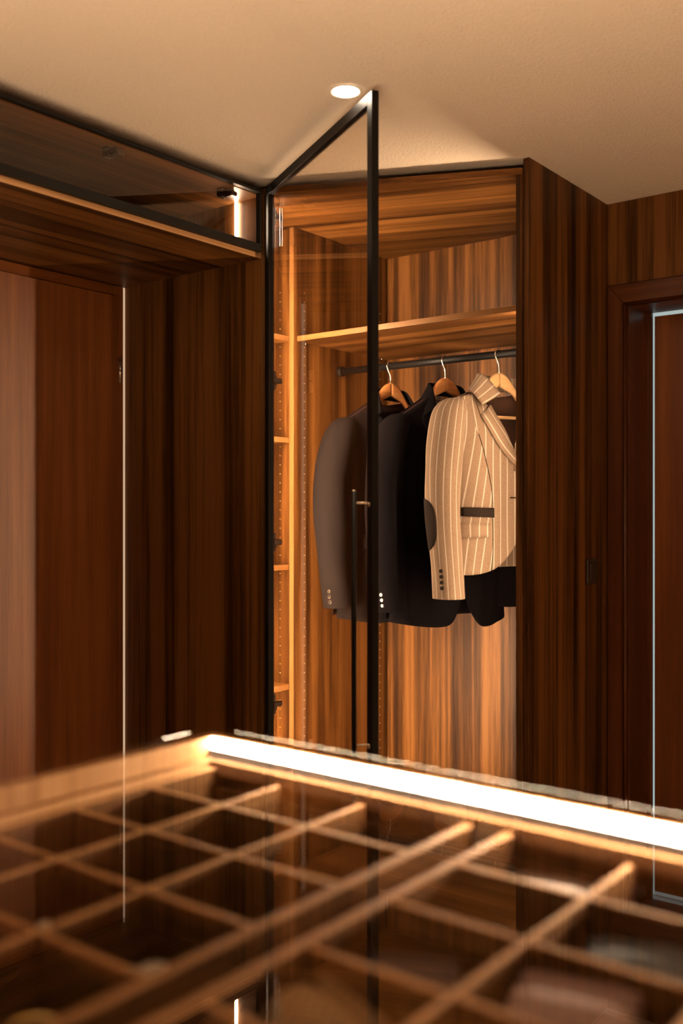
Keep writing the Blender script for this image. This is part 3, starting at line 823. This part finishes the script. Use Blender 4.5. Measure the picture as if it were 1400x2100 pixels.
class Jacket:
    def __init__(s, x, phi, label, group, cfg):
        s.c = cfg
        s.o = thing('suit_jacket', (x, 2.907, Z(0.459)), label, 'jacket', group)
        s.o.rotation_euler = (0, 0, -phi - PI / 2)
        s.phase = cfg.get('phase', 0.0)
    def halfw(s, z): return poly_at_z(s.c['width'], z)
    def shoulder(s, X):
        c = s.c; a = abs(X - s.c.get('cx', 0.0))
        (xn, zn), (xt, zt_) = c['neck'], c['tip']
        return zn + (zt_ - zn) * max(0.0, min(1.15, (a - xn) / (xt - xn)))
    def yf(s, X, Zz, folds=True):
        c = s.c; cx = c.get('cx', 0.0)
        w_ = s.halfw(Zz); u = min(1.0, abs(X - cx) / w_)
        r = sstep(0.0, 0.15, s.shoulder(X) - Zz)
        y = 0.012 + c['depth'] * (1 - u ** 3) ** 0.6 * (0.30 + 0.70 * r)
        if folds:
            k = sstep(-0.25, -0.60, Zz) * 0.7 + 0.3
            y += k * (0.0035 * math.sin(X * 46 + Zz * 5 + s.phase) + 0.0022 * math.sin(X * 95 - Zz * 11 + 2 * s.phase))
        return y
    def yb(s, X, Zz):
        c = s.c; cx = c.get('cx', 0.0)
        w_ = s.halfw(Zz); u = min(1.0, abs(X - cx) / w_)
        r = sstep(0.0, 0.15, s.shoulder(X) - Zz)
        return -0.012 - c['back'] * (1 - u ** 3) ** 0.6 * (0.25 + 0.75 * r)
    def side_line(s, sg):
        c = s.c; cx = c.get('cx', 0.0)
        zt_ = c['tip'][1]
        pl = [(cx + sg * c['tip'][0], zt_)]
        for z, w_ in c['width']:
            if z < zt_ - 0.02: pl.append((cx + sg * w_, z))
        return pl
    def front(s, sg, edge, hem, uv0=0.0, slant=0.0):
        """sg -1: the near front panel (wearer's right), +1: the far one. edge: neck to hem corner; hem: side to hem corner"""
        c = s.c; cx = c.get('cx', 0.0)
        side = s.side_line(sg)
        side = [p for p in side if p[1] > hem[0][1] + 0.01] + [hem[0]]
        top = [side[0], edge[0]]
        P = coons(top, smooth_pl(hem), smooth_pl(side), smooth_pl(edge, 30), 22, 40)
        pts, uvs = [], []
        for row in P:
            pts.append([(x, s.yf(x, z), z) for x, z in row])
            uvs.append([(x + uv0 + slant * z * (abs(x - cx) / 0.2), z) for x, z in row])
        return grid_mesh('front_panel', pts, uvs, c['mat'], s.o)
    def back_panel(s, hemz):
        c = s.c; cx = c.get('cx', 0.0)
        left = [p for p in s.side_line(-1) if p[1] > hemz + 0.01] + [(cx - s.halfw(hemz), hemz)]
        right = [p for p in s.side_line(1) if p[1] > hemz + 0.01] + [(cx + s.halfw(hemz), hemz)]
        top = [left[0], (cx - c['neck'][0], c['neck'][1]), (cx, c['neck'][1] - 0.012), (cx + c['neck'][0], c['neck'][1]), right[0]]
        bot = [left[-1], (cx, hemz - 0.004), right[-1]]
        P = coons(top, bot, smooth_pl(left), smooth_pl(right), 30, 30)
        pts = [[(x, s.yb(x, z), z) for x, z in row] for row in P]
        uvs = [[(x, z) for x, z in row] for row in P]
        o = grid_mesh('back_panel', pts, uvs, c['mat'], s.o)
        lin = [[(x * 0.97, s.yb(x, z) + 0.006 + 0.004 * math.sin(x * 60 + z * 9) * sstep(-0.12, -0.25, z), z - 0.003) for x, z in row] for row in P[:26]]
        grid_mesh('lining', lin, [r for r in uvs[:26]], c['lining'], s.o, 0.001)
        return o
    def sleeve(s, sg, rings, n=28):
        c = s.c; cx = c.get('cx', 0.0)
        R_ = smooth_pl(rings, 60)
        pts, uvs = [], []
        s_pts = []
        for (x, y, z, rx, ry) in R_:
            row, ur = [], []
            for i in range(n):
                th = 2 * PI * i / n
                wr = 1 + 0.025 * math.sin(3 * th + z * 22 + s.phase) * sstep(-0.12, -0.3, z)
                row.append((cx + sg * (x + rx * wr * math.cos(th)), y + ry * wr * math.sin(th), z))
            for i in range(n + 1): ur.append((2 * PI * i / n * 0.062, z))
            pts.append(row); uvs.append(ur)
        o = grid_mesh('sleeve', pts, uvs, c['mat'], s.o, 0.003, closed=True)
        if sg < 0: s.near_sleeve = (o, R_)
        # inner cuff
        x, y, z, rx, ry = R_[-1]
        inner = [[(cx + sg * (x + rx * k * math.cos(2 * PI * i / n)), y + ry * k * math.sin(2 * PI * i / n), z + h) for i in range(n)] for k, h in ((0.93, 0.002), (0.88, 0.04), (0.3, 0.05))]
        grid_mesh('cuff_lining', inner, [[(0, 0)] * (n + 1)] * 3, c['lining'], o, 0.0, closed=True)
        return o
    def sl_pt(s, th, z, off=0.0):
        """point and outward direction on the near sleeve"""
        R_ = s.near_sleeve[1]
        for a, b2 in zip(R_, R_[1:]):
            if a[2] >= z >= b2[2]:
                f = (a[2] - z) / max(1e-6, a[2] - b2[2])
                x, y, rx, ry = (a[k] + f * (b2[k] - a[k]) for k in (0, 1, 3, 4))
                wr = 1 + 0.025 * math.sin(3 * th + z * 22 + s.phase) * sstep(-0.12, -0.3, z)
                cx = s.c.get('cx', 0.0)
                nrm = Vector((-math.cos(th) / rx, math.sin(th) / ry, 0)).normalized()
                p = Vector((cx - (x + rx * wr * math.cos(th)), y + ry * wr * math.sin(th), z))
                return p + nrm * off, nrm
    def cuff_buttons(s, th, zs, rim, core):
        for z in zs:
            p, nr = s.sl_pt(th, z, 0.0015)
            b = bmesh.new(); bm_cyl(b, p, p + nr * 0.0028, 0.0064, 0.0060, 18)
            o = link('cuff_button', b, rim, None); o.parent = s.near_sleeve[0]
            b = bmesh.new(); bm_cyl(b, p + nr * 0.0029, p + nr * 0.0034, 0.0042, 0.0040, 14)
            o2 = link('button_centre', b, core, None); o2.parent = s.near_sleeve[0]
    def lay(s, name, left, right, mat, off, n=10, m=16, uvmode='x', thick=0.003, parent=None, label=None):
        """a cloth piece lying on the front: lofted between two outlines in (X, Z)"""
        L, R2 = smooth_pl(left), smooth_pl(right)
        pts, uvs = [], []
        for j in range(m + 1):
            a, b2 = poly_at(L, j / m), poly_at(R2, j / m)
            row, ur = [], []
            for i in range(n + 1):
                f = i / n
                x, z = a[0] + f * (b2[0] - a[0]), a[1] + f * (b2[1] - a[1])
                row.append((x, s.yf(x, z) + (off(f) if callable(off) else off), z))
                ur.append((x, z) if uvmode == 'x' else ((f * math.hypot(b2[0] - a[0], b2[1] - a[1]), z) if uvmode == 'w' else (z, x)))
            pts.append(row); uvs.append(ur)
        o = grid_mesh(name, pts, uvs, mat, parent or s.o, thick)
        return o
    def band(s, name, secs, mat, n=6, m=8, uvpath=True):
        """collar: loft through 3-D sections (lower point, upper point)"""
        S = smooth_pl([tuple(a) + tuple(b2) for a, b2 in secs], 8 * len(secs))
        pts, uvs = [], []
        acc = 0.0; prev = None
        for q in S:
            a, b2 = Vector(q[:3]), Vector(q[3:])
            mid = (a + b2) / 2
            if prev is not None: acc += (mid - prev).length
            prev = mid
            row, ur = [], []
            for i in range(n + 1):
                f = i / n
                p = a.lerp(b2, f) + Vector((0, 0.004 * math.sin(PI * f), 0))
                row.append(tuple(p)); ur.append((acc + 0.008, f) if uvpath else (f * 0.05, acc))
            pts.append(row); uvs.append(ur)
        return grid_mesh(name, pts, uvs, mat, s.o, 0.0035)

def face_front(root):
    """the garments are drafted with X towards the back panel; mirror them so that Y is the wearer's front"""
    for o in root.children_recursive:
        if o.type == 'MESH':
            for v in o.data.vertices: v.co.x = -v.co.x
            o.data.flip_normals()

def mirror(pl, cx=0.0): return [(2 * cx - x, z) for x, z in pl]

# --- the two men's jackets
MEN_W = [(-0.05, 0.208), (-0.15, 0.211), (-0.24, 0.205), (-0.40, 0.196), (-0.52, 0.198), (-0.70, 0.218), (-0.86, 0.235)]
def mens(x, phi, label, mat, lining, phase, rim, near_hem, zoff=0.0):
    J = Jacket(x, phi, label, 'jackets hanging on the rod', dict(width=MEN_W, neck=(0.072, -0.066), tip=(0.205, -0.150), depth=0.062, back=0.050, mat=mat, lining=lining, phase=phase))
    edge_r = [(-0.072, -0.066), (-0.064, -0.14), (-0.03, -0.28), (0.012, -0.42), (0.018, -0.55), (0.014, -0.70), (0.008, -0.775)]
    hem_r = [(-0.230, -0.822), (-0.15, -0.836), (-0.07, -0.842), (-0.02, -0.828), (0.008, -0.775)]
    edge_l = [(0.072, -0.066), (0.064, -0.14), (0.03, -0.28), (0.0, -0.42), (0.006, -0.55), (0.020, -0.66), (0.040, -0.765)]
    hem_l = [(0.236, -0.818), (0.18, -0.838), (0.115, -0.850), (0.075, -0.830), (0.040, -0.765)]
    J.front(1, edge_l, hem_l)
    o = J.front(-1, edge_r, hem_r)
    for v in o.data.vertices:                       # right over left: lift the closing edge a little
        v.co.y += 0.006 * sstep(-0.05, 0.02, v.co.x) * sstep(-0.30, -0.40, v.co.z)
    J.back_panel(-0.815)
    sl = [(0.178, 0.000, -0.132, 0.010, 0.014), (0.184, 0.000, -0.137, 0.028, 0.036), (0.194, 0.000, -0.157, 0.043, 0.056), (0.209, -0.002, -0.205, 0.054, 0.072), (0.230, -0.004, -0.300, 0.060, 0.078),
          (0.238, -0.002, -0.430, 0.060, 0.074), (0.238, 0.006, -0.560, 0.057, 0.068), (0.230, 0.016, -0.690, 0.053, 0.062), (0.224, 0.024, -0.786, 0.051, 0.058)]
    J.sleeve(1, sl); J.sleeve(-1, sl)
    J.cuff_buttons(R(25), (-0.728, -0.746, -0.764), rim, M['horn'])
    for sg in (-1, 1):
        L = [(sg * 0.083, -0.085), (sg * 0.122, -0.150), (sg * 0.105, -0.205), (sg * 0.055, -0.31), (sg * 0.004, -0.405)]
        Rr = [(sg * 0.064, -0.080), (sg * 0.064, -0.14), (sg * 0.050, -0.19), (sg * 0.026, -0.29), (sg * -0.002, -0.40)]
        J.lay('lapel', L, Rr, mat, lambda f: 0.005 + 0.004 * math.sin(PI * f))
        J.lay('pocket_flap', [(sg * 0.170, -0.535), (sg * 0.173, -0.590)], [(sg * 0.055, -0.545), (sg * 0.053, -0.600)], mat, 0.005, m=4)
    J.lay('breast_welt', [(0.145, -0.262), (0.146, -0.285)], [(0.060, -0.270), (0.061, -0.293)], mat, 0.005, m=3)
    J.band('collar', [((-0.112, 0.050, -0.140), (-0.070, 0.055, -0.110)), ((-0.092, 0.010, -0.082), (-0.062, 0.020, -0.040)), ((-0.066, -0.040, -0.062), (-0.050, -0.026, -0.018)),
                      ((0.0, -0.055, -0.055), (0.0, -0.038, -0.016)), ((0.066, -0.040, -0.062), (0.050, -0.026, -0.018)), ((0.092, 0.010, -0.082), (0.062, 0.020, -0.040)), ((0.112, 0.050, -0.140), (0.070, 0.055, -0.110))], mat)
    for z in (-0.43, -0.53):
        y = J.yf(0.004, z) + 0.012
        b = bmesh.new(); bm_cyl(b, (0.0, y, z), (0.0, y + 0.003, z), 0.0095, 0.009, 20)
        link('front_button', b, M['horn'], None).parent = J.o
    face_front(J.o)
    return J
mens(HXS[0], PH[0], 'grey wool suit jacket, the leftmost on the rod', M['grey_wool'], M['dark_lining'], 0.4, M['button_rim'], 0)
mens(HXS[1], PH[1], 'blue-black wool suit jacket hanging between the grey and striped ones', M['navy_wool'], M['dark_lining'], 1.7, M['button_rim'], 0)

# --- the striped blazer
W3 = [(-0.02, 0.182), (-0.11, 0.190), (-0.20, 0.184), (-0.32, 0.174), (-0.42, 0.168), (-0.52, 0.176), (-0.70, 0.190)]
J = Jacket(HXS[2], PH[2], 'beige wool blazer with cream pinstripes and dark elbow patches', 'jackets hanging on the rod',
           dict(width=W3, neck=(0.105, -0.066), tip=(0.190, -0.104), depth=0.066, back=0.045, mat=M['stripe_wool'], lining=M['lining'], phase=0.9))
edge_r = [(-0.105, -0.070), (-0.082, -0.115), (-0.046, -0.17), (-0.010, -0.24), (0.022, -0.325), (0.030, -0.42), (0.026, -0.52), (0.012, -0.565)]
hem_r = [(-0.180, -0.660), (-0.135, -0.660), (-0.090, -0.652), (-0.034, -0.622), (0.012, -0.565)]
edge_l = [(0.105, -0.075), (0.090, -0.12), (0.066, -0.18), (0.035, -0.265), (0.012, -0.325), (0.010, -0.42), (0.020, -0.52), (0.036, -0.575)]
hem_l = [(0.185, -0.655), (0.14, -0.658), (0.10, -0.652), (0.062, -0.625), (0.036, -0.575)]
J.front(1, edge_l, hem_l)
fr3 = J.front(-1, edge_r, hem_r, 0.004, 0.0)
uvl = fr3.data.uv_layers[0].data
SC, NC = 10, 22                                      # the side panel ends at this column of the cloth grid
for p in fr3.data.polygons:
    if p.index % NC < SC:
        for li in p.loop_indices:
            co = fr3.data.vertices[fr3.data.loops[li].vertex_index].co
            uvl[li].uv[0] = co.x - 0.13 * (co.z + 0.2) + 0.009
sm = [fr3.data.vertices[j * (NC + 1) + SC].co.copy() for j in range(9, 41)]
grid_mesh('seam', [[(c.x - 0.0011, c.y + 0.0030, c.z), (c.x + 0.0011, c.y + 0.0030, c.z)] for c in sm], [[(0, 0), (0, 0)]] * len(sm), M['suede'], J.o, 0.0004)
for v in fr3.data.vertices: v.co.y += 0.006 * sstep(-0.05, 0.02, v.co.x) * sstep(-0.28, -0.36, v.co.z)
J.back_panel(-0.640)
sl3 = [(0.160, 0.000, -0.092, 0.010, 0.016), (0.166, 0.000, -0.096, 0.028, 0.038), (0.176, 0.000, -0.112, 0.043, 0.056), (0.188, 0.000, -0.150, 0.052, 0.068), (0.200, -0.002, -0.250, 0.055, 0.071),
       (0.208, 0.000, -0.380, 0.054, 0.066), (0.209, 0.008, -0.500, 0.051, 0.060), (0.204, 0.020, -0.630, 0.049, 0.055), (0.200, 0.028, -0.735, 0.050, 0.053)]
J.sleeve(1, sl3); J.sleeve(-1, sl3)
# elbow patch, wrapped on the sleeve
pts, uvs = [], []
for j in range(17):
    v = j / 16; row = []
    z = -0.415 - 0.170 * v
    k = (1 - abs(2 * v - 1) ** 3.5) ** 0.45
    for i in range(11):
        th = R(-32) + R(62) * (2 * i / 10 - 1) * max(0.12, k)
        p, nr = J.sl_pt(th, z, 0.0035); row.append(tuple(p))
    pts.append(row); uvs.append([(0, 0)] * 11)
tag(grid_mesh('elbow_patch', pts, uvs, M['suede'], J.near_sleeve[0], 0.002), 'dark brown suede elbow patch')
J.cuff_buttons(R(38), (-0.645, -0.663, -0.681, -0.699), M['horn'], M['suede'])
# lapels, collar, pocket, welt, buttonhole
for sg in (-1, 1):
    e_ = 0.020 if sg < 0 else -0.006                 # the near lapel runs to the button, the far one stops at the closing edge
    L = [(sg * 0.106, -0.150), (sg * 0.080, -0.205), (sg * 0.044, -0.258), (sg * 0.006 - e_ * sg * 0.4, -0.305), (-sg * e_, -0.328)]
    Rr = [(sg * 0.060, -0.112), (sg * 0.040, -0.165), (sg * 0.012, -0.225), (-sg * e_ * 0.75, -0.280), (-sg * e_ * 1.15, -0.322)]
    J.lay('lapel', L, Rr, M['stripe_wool'], lambda f: 0.008 + 0.006 * math.sin(PI * min(1, f * 1.1)), uvmode='w')
J.lay('gorge_facing', [(-0.110, -0.090), (-0.104, -0.148)], [(-0.078, -0.105), (-0.070, -0.118)], M['stripe_wool'], 0.004, m=5)
J.band('collar', [((-0.104, 0.072, -0.118), (-0.040, 0.078, -0.080)), ((-0.124, 0.040, -0.072), (-0.082, 0.050, -0.020)), ((-0.095, -0.030, -0.060), (-0.070, -0.018, -0.006)),
                  ((0.0, -0.062, -0.055), (0.0, -0.048, -0.006)), ((0.095, -0.030, -0.060), (0.080, -0.018, -0.016)), ((0.124, 0.040, -0.085), (0.088, 0.045, -0.055)), ((0.110, 0.070, -0.135), (0.070, 0.075, -0.108))], M['stripe_wool'])
tag(J.lay('pocket_welt', [(-0.160, -0.444), (-0.162, -0.473)], [(-0.068, -0.446), (-0.068, -0.477)], M['suede'], 0.006, m=4), 'dark brown suede pocket welt')
J.lay('pocket_flap', [(-0.186, -0.496), (-0.184, -0.541)], [(-0.082, -0.495), (-0.082, -0.540)], M['stripe_wool'], 0.006, m=4)
J.lay('buttonhole', [(-0.010, -0.4110), (-0.010, -0.4150)], [(0.018, -0.4110), (0.018, -0.4150)], M['horn'], 0.0100, m=2, thick=0.001)
face_front(J.o)
